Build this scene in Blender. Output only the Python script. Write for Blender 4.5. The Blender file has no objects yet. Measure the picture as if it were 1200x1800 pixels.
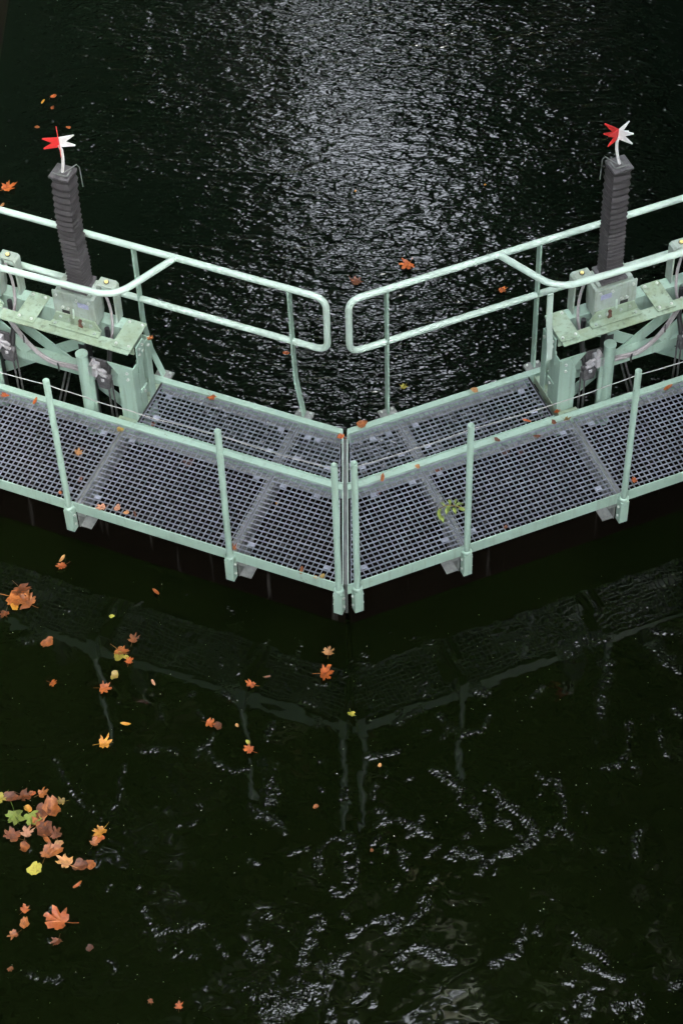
import bpy, bmesh, math, random
from mathutils import Vector, Matrix
random.seed(7)
SC = bpy.context.scene
COL = SC.collection
R = math.radians

# ------------------------------------------------------------------ camera
CAM = Vector((0.19223856, -6.74316365, 10.33518849))
right = Vector((0.99975952, -0.00138663, -0.02188553))
up = Vector((0.014921, 0.77437804, 0.63254724))
fwd = Vector((-0.01607057, 0.63272168, -0.77421251))
FPX = 3970.0738749592
cd = bpy.data.cameras.new('camera')
cam = bpy.data.objects.new('camera', cd)
COL.objects.link(cam)
m = Matrix((right, up, -fwd)).transposed().to_4x4()
m.translation = CAM
cam.matrix_world = m
cd.sensor_fit = 'VERTICAL'
cd.sensor_height = 36.0
cd.lens = FPX / 1800 * 36.0
cd.clip_start = 0.1
cd.clip_end = 2000
SC.camera = cam

# ------------------------------------------------------------------ world, sun, exposure
SUN_EL, SUN_ROT = R(52), R(150)
w = bpy.data.worlds.new('World')
SC.world = w
w.use_nodes = True
nt = w.node_tree
bgn = nt.nodes['Background']
sky = nt.nodes.new('ShaderNodeTexSky')
sky.sky_type = 'NISHITA'
sky.sun_disc = False
sky.sun_elevation = SUN_EL
sky.sun_rotation = SUN_ROT
sky.air_density = 1.0
sky.dust_density = 1.5
sky.ozone_density = 1.0
hs = nt.nodes.new('ShaderNodeHueSaturation')      # overcast: the blue mostly washed out
hs.inputs['Saturation'].default_value = 0.25
nt.links.new(sky.outputs[0], hs.inputs['Color'])
nt.links.new(hs.outputs[0], bgn.inputs['Color'])
bgn.inputs['Strength'].default_value = 0.12
sd = bpy.data.lights.new('sun', 'SUN')
sd.energy = 0.6
sd.angle = R(25)
sd.color = (1.0, 0.97, 0.93)
so = bpy.data.objects.new('sun', sd)
so.location = (0, -10, 40)
so.rotation_euler = (math.pi / 2 - SUN_EL, 0, math.pi - SUN_ROT)
COL.objects.link(so)
SC.view_settings.view_transform = 'Standard'
SC.view_settings.look = 'None'
SC.view_settings.exposure = 5.65
SC.view_settings.gamma = 1.0
SC.render.engine = 'CYCLES'
SC.cycles.max_bounces = 6
SC.cycles.use_denoising = True
SC.cycles.sample_clamp_indirect = 6.0

WF, WR = -0.76, -0.95          # water level in front of and behind the gates

# ------------------------------------------------------------------ leaf frames: a along the leaf, b away from the camera, z up
TH = 0.38572857548197117
CT, ST = math.cos(TH), math.sin(TH)
VF, U0 = -1.0638936977742188, 0.43201583020404066
def W(s, a, b, z=0.0):
    u = a + U0; v = VF - b
    return Vector((s * (u * CT + v * ST), u * ST - v * CT, z))
def cut_a(b, off=0.0):          # where the mitre plane crosses the leaf at depth b
    return b * ST / CT + off / CT
def at(px, py, z):              # a point of the photograph dropped on the level z
    d = fwd * FPX + right * (px - 600) - up * (py - 900)
    return CAM + d * ((z - CAM.z) / d.z)

# ------------------------------------------------------------------ materials
def mat(name, col, rough=0.5, metal=0.0, var=0.0, scale=8.0, col2=None, bump=0.0, bscale=60.0, spec=0.5, detail=6.0):
    m = bpy.data.materials.new(name); m.use_nodes = True
    n = m.node_tree.nodes; l = m.node_tree.links
    p = n['Principled BSDF']
    p.inputs['Base Color'].default_value = (*col, 1)
    p.inputs['Roughness'].default_value = rough
    p.inputs['Metallic'].default_value = metal
    p.inputs['Specular IOR Level'].default_value = spec
    tc = n.new('ShaderNodeTexCoord')
    if var or col2:
        t = n.new('ShaderNodeTexNoise'); t.inputs['Scale'].default_value = scale; t.inputs['Detail'].default_value = detail
        t.inputs['Roughness'].default_value = 0.65
        l.new(tc.outputs['Object'], t.inputs['Vector'])
        r = n.new('ShaderNodeValToRGB')
        r.color_ramp.elements[0].position = 0.36; r.color_ramp.elements[1].position = 0.66
        c2 = col2 or tuple(max(0, c * (1 - var)) for c in col)
        r.color_ramp.elements[0].color = (*c2, 1); r.color_ramp.elements[1].color = (*col, 1)
        l.new(t.outputs['Fac'], r.inputs[0]); l.new(r.outputs[0], p.inputs['Base Color'])
    if bump:
        t2 = n.new('ShaderNodeTexNoise'); t2.inputs['Scale'].default_value = bscale; t2.inputs['Detail'].default_value = 4
        l.new(tc.outputs['Object'], t2.inputs['Vector'])
        b = n.new('ShaderNodeBump'); b.inputs['Strength'].default_value = bump; b.inputs['Distance'].default_value = 0.004
        l.new(t2.outputs['Fac'], b.inputs['Height']); l.new(b.outputs[0], p.inputs['Normal'])
    return m

def paint(name, base, dirt, amount, moss=(0.20, 0.27, 0.12), mossw=0.0):
    """old gloss paint: broad fading, dark grime flecks, and algae in patches"""
    m = bpy.data.materials.new(name); m.use_nodes = True
    n = m.node_tree.nodes; l = m.node_tree.links
    p = n['Principled BSDF']; p.inputs['Roughness'].default_value = 0.42
    tc = n.new('ShaderNodeTexCoord')
    def noise(sc, det=5, ro=0.6):
        t = n.new('ShaderNodeTexNoise'); t.inputs['Scale'].default_value = sc; t.inputs['Detail'].default_value = det; t.inputs['Roughness'].default_value = ro
        l.new(tc.outputs['Object'], t.inputs['Vector']); return t.outputs['Fac']
    def ramp(f, a, b):
        r = n.new('ShaderNodeMapRange'); r.inputs[1].default_value = a; r.inputs[2].default_value = b
        l.new(f, r.inputs[0]); return r.outputs[0]
    def mix(f, c1, c2):
        x = n.new('ShaderNodeMix'); x.data_type = 'RGBA'
        l.new(f, x.inputs[0])
        for k, c in ((6, c1), (7, c2)):
            if isinstance(c, tuple): x.inputs[k].default_value = (*c, 1)
            else: l.new(c, x.inputs[k])
        return x.outputs[2]
    def mul(f, v):
        x = n.new('ShaderNodeMath'); x.operation = 'MULTIPLY'; l.new(f, x.inputs[0]); x.inputs[1].default_value = v; return x.outputs[0]
    c = mix(ramp(noise(3.5), .35, .7), tuple(k * .90 for k in base), base)
    if mossw: c = mix(mul(ramp(noise(9, 8, .7), .42, .68), mossw), c, moss)
    c = mix(mul(ramp(noise(26, 8, .75), .58, .74), amount), c, dirt)
    c = mix(mul(ramp(noise(70, 3, .6), .70, .76), amount), c, (0.10, 0.07, 0.05))
    mp = n.new('ShaderNodeMapping'); mp.inputs['Scale'].default_value = (34, 34, 3.0); l.new(tc.outputs['Object'], mp.inputs[0])
    t = n.new('ShaderNodeTexNoise'); t.inputs['Scale'].default_value = 1.0; t.inputs['Detail'].default_value = 4; l.new(mp.outputs[0], t.inputs['Vector'])
    c = mix(mul(ramp(t.outputs['Fac'], .54, .72), amount * .55), c, dirt)                       # runs down the faces
    c = mix(mul(ramp(noise(13, 7, .7), .66, .71), min(1, amount * 1.3)), c, (0.075, 0.045, 0.03))  # chips to rust
    l.new(c, p.inputs['Base Color'])
    b = n.new('ShaderNodeBump'); b.inputs['Strength'].default_value = 0.25; b.inputs['Distance'].default_value = 0.002
    l.new(noise(120, 3), b.inputs['Height']); l.new(b.outputs[0], p.inputs['Normal'])
    return m

MINT = paint('mint_paint', (0.265, 0.38, 0.31), (0.09, 0.11, 0.08), 0.5)
MINT_RAIL = paint('rail_paint', (0.395, 0.505, 0.435), (0.16, 0.19, 0.15), 0.32)
MINT_MOSS = paint('mossy_paint', (0.26, 0.35, 0.265), (0.05, 0.06, 0.035), 0.95, (0.185, 0.235, 0.14), 0.9)
GREYGREEN = paint('casting_paint', (0.31, 0.375, 0.335), (0.08, 0.09, 0.07), 0.7, (0.15, 0.185, 0.09), 0.45)
GALV = mat('galvanised_steel', (0.30, 0.325, 0.38), 0.42, 0.3, 0.35, 22.0)
GALV_DIRTY = mat('weathered_steel', (0.22, 0.235, 0.22), 0.55, 0.25, 0.5, 18.0)
STEEL = mat('bright_steel', (0.50, 0.49, 0.51), 0.35, 0.3, 0.3, 60.0)
BOLTM = mat('zinc_bolt', (0.62, 0.66, 0.62), 0.35, 0.5, 0.35, 90.0)
GREYMETAL = mat('oily_casting', (0.13, 0.125, 0.13), 0.45, 0.3, 0.6, 30.0, bump=0.4)
RUBBER = mat('bellows_fabric', (0.041, 0.038, 0.040), 0.62, 0.0, 0.35, 14.0, bump=0.5, bscale=180)
BLACK = mat('black_rubber', (0.02, 0.02, 0.021), 0.4, 0.0, 0.3, 20)
CABLE = mat('grey_conduit', (0.31, 0.29, 0.295), 0.5, 0.0, 0.35, 30)
ROPE = mat('pale_rope', (0.30, 0.30, 0.285), 0.7, 0, 0.25, 150)
RED = mat('red_vane', (0.62, 0.03, 0.028), 0.45, 0, 0.3, 30)
WHITE = mat('white_vane', (0.66, 0.66, 0.65), 0.45, 0, 0.2, 30)
RUST = mat('rusty_iron', (0.13, 0.055, 0.035), 0.8, 0, 0.5, 40)
YELLOW = mat('yellow_glass', (0.75, 0.62, 0.22), 0.3)
PLATE = mat('lilac_plate', (0.34, 0.36, 0.52), 0.4, 0, 0.3, 60)
HOLE = mat('dark_recess', (0.015, 0.016, 0.015), 0.8)

def gate_body_mat():
    m = bpy.data.materials.new('wet_gate_timber'); m.use_nodes = True
    n = m.node_tree.nodes; l = m.node_tree.links; p = n['Principled BSDF']
    tc = n.new('ShaderNodeTexCoord'); mp = n.new('ShaderNodeMapping'); mp.inputs['Scale'].default_value = (16, 16, 0.8)
    l.new(tc.outputs['Object'], mp.inputs[0])
    t = n.new('ShaderNodeTexNoise'); t.inputs['Scale'].default_value = 1.0; t.inputs['Detail'].default_value = 4
    l.new(mp.outputs[0], t.inputs['Vector'])
    r = n.new('ShaderNodeValToRGB'); e = r.color_ramp.elements
    e[0].position = 0.63; e[0].color = (0.0038, 0.0030, 0.0020, 1); e[1].position = 0.78; e[1].color = (0.05, 0.048, 0.042, 1)
    l.new(t.outputs['Fac'], r.inputs[0]); l.new(r.outputs[0], p.inputs['Base Color'])
    p.inputs['Roughness'].default_value = 1.0; p.inputs['Specular IOR Level'].default_value = 0.0
    return m
BODY = gate_body_mat()

def water_mat(name, rear):
    m = bpy.data.materials.new(name); m.use_nodes = True
    n = m.node_tree.nodes; l = m.node_tree.links; p = n['Principled BSDF']
    p.inputs['Base Color'].default_value = (0.0022, 0.0046, 0.0024, 1) if rear else (0.0024, 0.0042, 0.0010, 1)
    p.inputs['Roughness'].default_value = 0.03
    p.inputs['IOR'].default_value = 1.33 if rear else 1.345
    tc = n.new('ShaderNodeTexCoord')
    def mp(sc, rot=0.0, vec=None):
        k = n.new('ShaderNodeMapping'); k.inputs['Scale'].default_value = sc; k.inputs['Rotation'].default_value = (0, 0, rot)
        l.new(vec or tc.outputs['Object'], k.inputs[0]); return k.outputs[0]
    def noise(vec, det=1.0, ro=0.5, dist=0.0):
        t = n.new('ShaderNodeTexNoise'); t.inputs['Scale'].default_value = 1.0; t.inputs['Detail'].default_value = det
        t.inputs['Roughness'].default_value = ro; t.inputs['Distortion'].default_value = dist
        l.new(vec, t.inputs['Vector']); return t.outputs['Fac']
    def mth(op, a, b=None):
        k = n.new('ShaderNodeMath'); k.operation = op
        for i, v in enumerate((a, b)):
            if v is None: continue
            if isinstance(v, (int, float)): k.inputs[i].default_value = v
            else: l.new(v, k.inputs[i])
        return k.outputs[0]
    def rng(f, a, b, c=0.0, d=1.0):
        r = n.new('ShaderNodeMapRange'); r.interpolation_type = 'SMOOTHSTEP'
        for i, v in enumerate((a, b, c, d)): r.inputs[i + 1].default_value = v
        l.new(f, r.inputs[0]); return r.outputs[0]
    if rear:
        h1 = mth('MULTIPLY', noise(mp((4.3, 11.0, 1), R(4)), 1.0, 0.5, 0.6), 0.0150)
        h2 = mth('MULTIPLY', noise(mp((11.5, 29.0, 1), R(-5)), 1.0, 0.5, 0.6), 0.0072)
        h3 = mth('MULTIPLY', noise(mp((34.0, 62.0, 1)), 0.0), 0.0018)
        gust = rng(noise(mp((0.55, 0.9, 1)), 2.0), 0.34, 0.62, 0.5, 1.0)
        h = mth('MULTIPLY', mth('ADD', mth('ADD', h1, h2), h3), gust)
    else:
        def zn(vec, amp, dist=0.5, det=1.0): return mth('MULTIPLY', mth('SUBTRACT', noise(vec, det, 0.5, dist), 0.5), amp)
        swell = mth('ADD', zn(mp((1.6, 2.0, 1)), 0.0055, 0.8), zn(mp((9.0, 11.0, 1), .4), 0.0007))
        at_ = n.new('ShaderNodeAttribute'); at_.attribute_name = 'stir'      # how far the leak at the mitre has stirred each spot
        stir = at_.outputs['Fac']
        brk = rng(noise(mp((11.0, 11.0, 1), 1.0), 2.0, 0.6), 0.36, 0.58, 0.22, 1.0)
        rip = mth('ADD', mth('ADD', zn(mp((16.0, 18.0, 1)), 0.027, .8), zn(mp((34.0, 38.0, 1), .5), 0.014, .8)), zn(mp((70.0, 80.0, 1)), 0.003))
        h = mth('ADD', swell, mth('ADD', mth('MULTIPLY', mth('MULTIPLY', rip, stir), brk), mth('MULTIPLY', stir, 0.0035)))
    b = n.new('ShaderNodeBump'); b.inputs['Strength'].default_value = 1.0; b.inputs['Distance'].default_value = 1.0
    l.new(h, b.inputs['Height']); l.new(b.outputs[0], p.inputs['Normal'])
    return m

# ------------------------------------------------------------------ mesh builder
class MB:
    def __init__(s): s.v = []; s.f = []; s.mi = []; s.sm = []
    def add(s, vs, fs, mi=0, smooth=False):
        k = len(s.v); s.v += [Vector(x) for x in vs]
        for f in fs: s.f.append([k + i for i in f]); s.mi.append(mi); s.sm.append(smooth)
    def hexa(s, c, mi=0):       # 8 corners, bottom ring then top ring
        s.add(c, [(0, 1, 2, 3), (4, 5, 6, 7), (0, 1, 5, 4), (1, 2, 6, 5), (2, 3, 7, 6), (3, 0, 4, 7)], mi)
    def box(s, sd, a0, a1, b0, b1, z0, z1, mi=0):
        s.hexa([W(sd, a, b, z0) for a, b in ((a0, b0), (a1, b0), (a1, b1), (a0, b1))] +
               [W(sd, a, b, z1) for a, b in ((a0, b0), (a1, b0), (a1, b1), (a0, b1))], mi)
    def slab(s, sd, poly, axis, t0, t1, mi=0):
        """polygon in two of (a,b,z), extruded along the third"""
        def pt(p, t):
            if axis == 'z': return W(sd, p[0], p[1], t)
            if axis == 'b': return W(sd, p[0], t, p[1])
            return W(sd, t, p[0], p[1])
        n = len(poly)
        s.add([pt(p, t0) for p in poly] + [pt(p, t1) for p in poly],
              [tuple(range(n)), tuple(range(n, 2 * n))] + [(i, (i + 1) % n, n + (i + 1) % n, n + i) for i in range(n)], mi)
    def tube(s, pts, r, n=12, mi=0, caps=True, smooth=True):
        pts = [Vector(p) for p in pts]
        rs = r if isinstance(r, (list, tuple)) else [r] * len(pts)
        t0 = (pts[1] - pts[0]).normalized()
        ref = Vector((0, 0, 1)) if abs(t0.z) < 0.9 else Vector((1, 0, 0))
        x = t0.cross(ref).normalized(); rings = []
        for i, p in enumerate(pts):
            t = ((pts[min(i + 1, len(pts) - 1)] - pts[max(i - 1, 0)])).normalized()
            x = (x - t * x.dot(t)).normalized(); y = t.cross(x)
            rings.append([p + (x * math.cos(q) + y * math.sin(q)) * rs[i] for q in (2 * math.pi * k / n for k in range(n))])
        vs = [q for ring in rings for q in ring]
        fs = [(i * n + k, i * n + (k + 1) % n, (i + 1) * n + (k + 1) % n, (i + 1) * n + k) for i in range(len(pts) - 1) for k in range(n)]
        s.add(vs, fs, mi, smooth)
        if caps:
            s.add(rings[0], [tuple(range(n))], mi); s.add(rings[-1], [tuple(range(n))], mi)
    def hexbolt(s, c, axis, r, h, mi=0):
        axis = Vector(axis).normalized(); s.tube([c, Vector(c) + axis * h], r, 6, mi, True, False)
    def build(s, name, mats, parent=None, bevel=0.0):
        me = bpy.data.meshes.new(name)
        off = parent_loc(parent) if parent else Vector((0, 0, 0))
        me.from_pydata([v - off for v in s.v], [], s.f)
        mats = mats if isinstance(mats, (list, tuple)) else [mats]
        for q in mats: me.materials.append(q)
        me.polygons.foreach_set('material_index', s.mi); me.polygons.foreach_set('use_smooth', s.sm)
        bm = bmesh.new(); bm.from_mesh(me)
        bmesh.ops.remove_doubles(bm, verts=bm.verts, dist=1e-6) if len(bm.verts) < 4000 and bevel else None
        bmesh.ops.recalc_face_normals(bm, faces=bm.faces)
        bm.to_mesh(me); bm.free()
        o = bpy.data.objects.new(name, me); COL.objects.link(o)
        if parent: o.parent = parent
        if bevel:
            md = o.modifiers.new('bevel', 'BEVEL'); md.width = bevel; md.segments = 2; md.limit_method = 'ANGLE'
        return o
def parent_loc(p):
    v = Vector((0, 0, 0))
    while p: v += p.location; p = p.parent
    return v
def empty(name, loc):
    o = bpy.data.objects.new(name, None); o.location = loc; o.empty_display_size = 0.2; COL.objects.link(o); return o
def tag(o, label=None, cat=None, group=None, kind=None):
    for k, v in (('label', label), ('category', cat), ('group', group), ('kind', kind)):
        if v: o[k] = v
    return o
def fillet(pts, r, n=6):
    pts = [Vector(p) for p in pts]; out = [pts[0]]
    for i in range(1, len(pts) - 1):
        p = pts[i]; d0 = (pts[i - 1] - p); d1 = (pts[i + 1] - p)
        q = min(r, d0.length * .49, d1.length * .49)
        A = p + d0.normalized() * q; B = p + d1.normalized() * q
        for k in range(n + 1):
            t = k / n; out.append(A * (1 - t) ** 2 + p * 2 * t * (1 - t) + B * t * t)
    out.append(pts[-1]); return out

# ------------------------------------------------------------------ setting: water, ground, lock walls
HW = 2.68
def sheet(name, verts, faces, m, kind='structure'):
    b = MB(); b.add(verts, faces); o = b.build(name, m); o['kind'] = kind; return o
apex = W(1, cut_a(.45), .45); side_y = W(1, 3.12, .45)
STROKES = [  # streaks of stirred water: width, strength, points in the photograph dropped onto the water level
 (7,.8,[(345,1330),(350,1315),(368,1305),(372,1290)]), (7,.9,[(367,1318),(375,1335),(392,1352),(408,1357),(428,1353)]), (12,1,[(470,1300),(474,1285),(480,1275)]),
 (14,.9,[(468,1340),(475,1360),(480,1375),(472,1390),(470,1410)]), (10,1,[(437,1422),(455,1428),(475,1440),(492,1455),(497,1465)]), (18,.7,[(470,1395),(480,1410)]),
 (7,.8,[(645,1330),(665,1330),(690,1325),(700,1322)]), (9,1,[(655,1400),(660,1385)]),
 (8,.8,[(583,1555),(592,1570),(610,1573),(625,1555),(630,1530),(628,1500),(620,1482),(600,1474),(580,1478),(565,1490)]), (11,1,[(565,1490),(560,1505),(563,1530)]),
 (6,.8,[(600,1525),(628,1523)]), (6,.8,[(605,1545),(628,1546)]), (9,.8,[(540,1640),(555,1630),(560,1622)]), (12,.7,[(530,1690),(535,1670),(548,1655)]),
 (9,1,[(585,1695),(600,1685),(610,1675)]), (10,.9,[(620,1640),(632,1630),(645,1618),(655,1612),(670,1615),(690,1620)]),
 (30,1,[(447,1748),(470,1755),(490,1765),(510,1760),(535,1745),(545,1738)]), (10,.9,[(455,1775),(475,1790),(490,1800)]), (8,.8,[(545,1735),(556,1760)]),
 (9,.8,[(560,1728),(572,1730)]), (9,.7,[(575,1770),(580,1790)]),
 (9,1,[(860,1388),(875,1400),(890,1412),(905,1422),(920,1432)]), (15,1.25,[(920,1432),(932,1445),(940,1460)]), (15,1.2,[(940,1478),(915,1492),(895,1500)]), (12,1.1,[(895,1500),(875,1508),(855,1515),(840,1530)]),
 (8,.8,[(795,1495),(815,1502),(835,1503),(870,1512)]), (14,.9,[(760,1350),(775,1360),(790,1375),(805,1395),(812,1415)]), (9,.9,[(835,1418),(845,1435),(850,1450)]), (14,.7,[(880,1440),(895,1450)]),
 (7,.8,[(950,1395),(960,1375),(965,1370)]), (8,.9,[(975,1370),(985,1400),(990,1430),(985,1445)]), (7,.8,[(965,1465),(985,1448),(1010,1470)]),
 (9,.9,[(1060,1350),(1085,1345),(1105,1320),(1108,1290),(1103,1275)]), (20,.5,[(1055,1290),(1060,1210),(1070,1190)]), (20,.9,[(1150,1140),(1175,1165),(1195,1180)]), (14,1,[(1185,1240),(1195,1255)]), (9,.9,[(1145,1105),(1195,1115)]),
 (12,.9,[(1120,1505),(1118,1480),(1128,1450)]), (14,.9,[(830,1210),(855,1222)]), (7,.6,[(770,1260),(790,1285),(830,1290),(860,1270),(865,1255)]), (8,.9,[(700,1440),(730,1455),(757,1468)]), (9,.7,[(660,1450),(690,1440),(660,1425)]),
 (8,.9,[(870,1695),(900,1680),(912,1672)]), (8,.7,[(920,1625),(918,1640),(912,1655)]), (8,.9,[(1010,1655),(1035,1665),(1055,1675),(1070,1690)]), (10,1,[(1030,1700),(1060,1712),(1095,1722)]), (9,.8,[(1040,1735),(1060,1735)]),
 (14,.8,[(1010,1760),(1030,1745),(1040,1755),(1035,1780)]), (10,.8,[(985,1780),(995,1795)]), (16,.8,[(1085,1770),(1120,1755),(1125,1780)]), (12,1,[(1185,1735),(1200,1730)]),
 (6,.9,[(100,1335),(115,1370),(130,1395),(150,1415),(165,1422)]), (7,.8,[(195,1420),(205,1415),(210,1380),(220,1345)]), (8,.8,[(245,1318),(280,1318),(310,1322)]), (8,.9,[(252,1600),(262,1625),(275,1645),(290,1635),(320,1630),(355,1627)]),
 (14,1,[(52,1712),(75,1720),(100,1722)]), (7,.6,[(375,1650),(390,1680)]), (8,.7,[(300,1450),(330,1448),(350,1442)]), (30,.4,[(390,1060),(420,1095)]), (25,.4,[(380,1140),(400,1200),(420,1170)]), (10,.6,[(620,1160),(660,1165)]),
 (20,.45,[(730,1120),(760,1130)]), (15,.6,[(60,1100),(70,1120),(35,1130)]), (12,.7,[(70,1030),(80,1015)]), (9,.6,[(135,1040),(190,1050)]), (9,.8,[(385,1220),(410,1235)]),
 (10,.6,[(620,1760),(640,1745),(650,1770)]), (12,.6,[(700,1690),(730,1660),(760,1680),(800,1690)]), (12,1,[(760,1675),(778,1688)]), (9,.7,[(720,1620),(745,1600),(750,1590)]), (16,.8,[(690,1635),(700,1612)]),
 (9,.6,[(1160,1290),(1175,1330)]), (20,.4,[(880,1130),(930,1120)]), (24,.45,[(1000,1150),(1050,1120)]), (12,.5,[(700,1270),(740,1250)]), (10,.6,[(520,1230),(560,1245)]),
]
from mathutils import noise as mn
def stir_at(segs, x, y):
    best = 0.0
    if not segs: return 0.0
    q = mn.noise_vector((x * 5.0, y * 5.0, 3.1)) * .026 + mn.noise_vector((x * 15.0, y * 15.0, 8.2)) * .013
    x += q.x; y += q.y; f = .80 + .70 * mn.noise((x * 9.0, y * 9.0, 1.7))
    for (ax, ay, bx, by, wd, st) in segs:
        dx, dy = bx - ax, by - ay; t = max(0, min(1, ((x - ax) * dx + (y - ay) * dy) / (dx * dx + dy * dy + 1e-9)))
        d2 = ((x - ax - dx * t) ** 2 + (y - ay - dy * t) ** 2) / (wd * wd * max(.12, f))
        if d2 < 6: best = max(best, st * math.exp(-d2))
    return best
def front_water():
    segs = []
    for wd, st, pts in STROKES:
        P = [at(px, py, WF) for px, py in pts]; wm = wd / FPX * (P[0] - CAM).dot(fwd) * .52
        segs += [(a.x, a.y, b.x, b.y, wm, st) for a, b in zip(P[:-1], P[1:])]
    rs = random.Random(21)
    for k in range(110):                        # short flecks between the streaks, most of them below the mitre
        px, py = (rs.gauss(640, 230), rs.gauss(1420, 190)) if k % 4 else (rs.uniform(0, 1200), rs.uniform(1000, 1800))
        a = at(px, py, WF)
        th = rs.uniform(0, 6.28); ln = rs.uniform(.01, .09)
        segs.append((a.x, a.y, a.x + math.cos(th) * ln, a.y + math.sin(th) * ln, rs.uniform(.006, .017), rs.uniform(.4, 1.0)))
    x0, x1, y0, st = -HW - .1, HW + .1, -1.35, .018
    cells = {}
    for g in segs:                              # bucket the segments so that each grid point looks at a few of them
        r = g[4] * 2.5
        for i in range(int((min(g[0], g[2]) - r) // .25), int((max(g[0], g[2]) + r) // .25) + 1):
            for j in range(int((min(g[1], g[3]) - r) // .25), int((max(g[1], g[3]) + r) // .25) + 1): cells.setdefault((i, j), []).append(g)
    nx = int(round((x1 - x0) / st)); vs, at_, fs = [], [], []
    xs = [x0 + (x1 - x0) * i / nx for i in range(nx + 1)]
    edge = lambda x: apex.y + (side_y.y - apex.y) * abs(x) / abs(side_y.x)
    ny = 190
    for j in range(ny + 1):
        for x in xs:
            y = y0 + (edge(x) - y0) * j / ny
            vs.append((x, y, WF)); at_.append(stir_at(cells.get((int(x // .25), int(y // .25)), ()), x, y))
    w_ = nx + 1
    fs = [(j * w_ + i, j * w_ + i + 1, (j + 1) * w_ + i + 1, (j + 1) * w_ + i) for j in range(ny) for i in range(nx)]
    k = len(vs); vs += [(x0, -40, WF), (x1, -40, WF)]; at_ += [0, 0]
    fs.append((k, k + 1) + tuple(range(nx, -1, -1)))
    me = bpy.data.meshes.new('water'); me.from_pydata(vs, [], fs)
    me.attributes.new('stir', 'FLOAT', 'POINT').data.foreach_set('value', at_)
    me.materials.append(water_mat('still_green_water', False))
    o = bpy.data.objects.new('water', me); COL.objects.link(o); o['kind'] = 'structure'
front_water()
sheet('water', [(-HW - .1, side_y.y, WR), (0, apex.y, WR), (HW + .1, side_y.y, WR), (HW + .1, 120, WR), (0, 120, WR), (-HW - .1, 120, WR)],
      [(0, 1, 4, 5), (1, 2, 3, 4)], water_mat('rippled_dark_water', True))
GROUND = mat('bank_soil', (0.10, 0.085, 0.06), 0.9, 0, 0.5, 1.5, bump=0.5, bscale=12)
sheet('ground', [(-400, -400, .82), (-HW - .9, -400, .82), (-HW - .9, 400, .82), (-400, 400, .82)], [(0, 1, 2, 3)], GROUND)
sheet('ground', [(400, -400, .82), (HW + .9, -400, .82), (HW + .9, 400, .82), (400, 400, .82)], [(0, 1, 2, 3)], GROUND)
WALLM = mat('mossy_stone', (0.016, 0.017, 0.006), 0.95, 0, 0.6, 3.0, (0.012, 0.010, 0.008), bump=0.8, bscale=9, spec=0.05)
for s, lab in ((-1, 'mossy stone lock wall along the left bank'), (1, 'dark stone lock wall along the right bank')):
    b = MB()
    x0, x1 = s * HW, s * (HW + 1.0)
    b.hexa([(x0, -40, -4), (x1, -40, -4), (x1, 120, -4), (x0, 120, -4), (x0, -40, .70), (x1, -40, .70), (x1, 120, .70), (x0, 120, .70)])
    x0 = s * (HW - .03)
    for i in range(80):
        y0 = -40 + i * 2.0
        b.hexa([(x0, y0 + .006, .703), (x1, y0 + .006, .703), (x1, y0 + 1.994, .703), (x0, y0 + 1.994, .703),
                (x0, y0 + .006, .90), (x1, y0 + .006, .90), (x1, y0 + 1.994, .90), (x0, y0 + 1.994, .90)])
    tag(b.build('lock_wall', WALLM), lab, 'wall')

# ------------------------------------------------------------------ trees along both banks (unseen; crowns placed to block sky and show in the water)
LEAFM = mat('tree_leaf', (0.055, 0.085, 0.022), 0.6, 0, 0.5, 0.6, (0.10, 0.085, 0.02))
BARK = mat('bark', (0.11, 0.09, 0.07), 0.9, 0, 0.5, 3, bump=0.8, bscale=10)
def crown_mesh(seed, n, rx, rz, size):
    rnd = random.Random(seed); b = MB()
    blobs = []
    for k in range(16):
        th, ph = rnd.uniform(0, 6.283), math.acos(rnd.uniform(-.75, 1))
        d = rnd.uniform(.45, .80)
        blobs.append((Vector((rx * d * math.sin(ph) * math.cos(th), rx * d * math.sin(ph) * math.sin(th), rz * d * math.cos(ph))), rnd.uniform(.30, .48) * rx))
    vs, fs = [], []
    for i in range(n):
        c, r = rnd.choice(blobs)
        d = Vector((rnd.gauss(0, 1), rnd.gauss(0, 1), rnd.gauss(0, .8))).normalized()
        p = c + d * r * rnd.random() ** .45
        x = Vector((rnd.gauss(0, 1), rnd.gauss(0, 1), rnd.gauss(0, .5))).normalized()
        y = x.cross(Vector((rnd.gauss(0, 1), rnd.gauss(0, 1), rnd.gauss(0, 1))).normalized())
        q = size * rnd.uniform(.6, 1.3)
        k = len(vs); vs += [p - x * q * .5, p + y * q * .33, p + x * q * .5, p - y * q * .33]; fs.append((k, k + 1, k + 2, k + 3))
    me = bpy.data.meshes.new('crown'); me.from_pydata(vs, [], fs); me.materials.append(LEAFM); return me
CROWNS = [crown_mesh(i, 15000, 5.4, 4.6, .50) for i in range(3)] + [crown_mesh(i + 5, 8500, 5.4, 4.6, .46) for i in range(3)]
def trunk_mesh(seed, h):
    rnd = random.Random(seed); b = MB()
    b.tube([(0, 0, -.2), (.1, .05, h * .35), (-.05, .1, h * .7), (.1, 0, h * 1.05)], [.38, .28, .22, .10], 10)
    for k in range(7):
        th = k * 2.4 + rnd.random(); z = h * rnd.uniform(.55, .85)
        e = Vector((math.cos(th) * 3.0, math.sin(th) * 3.0, z + rnd.uniform(1.2, 2.8)))
        b.tube([(0, .05, z), Vector((0, .05, z)).lerp(e, .5) + Vector((0, 0, .3)), e], [.14, .09, .03], 6)
    return b.v, b.f
TRUNKS = []
for i in range(2):
    v, f = trunk_mesh(i, 9.0); me = bpy.data.meshes.new('trunk'); me.from_pydata(v, [], f); me.materials.append(BARK); TRUNKS.append(me)
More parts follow.
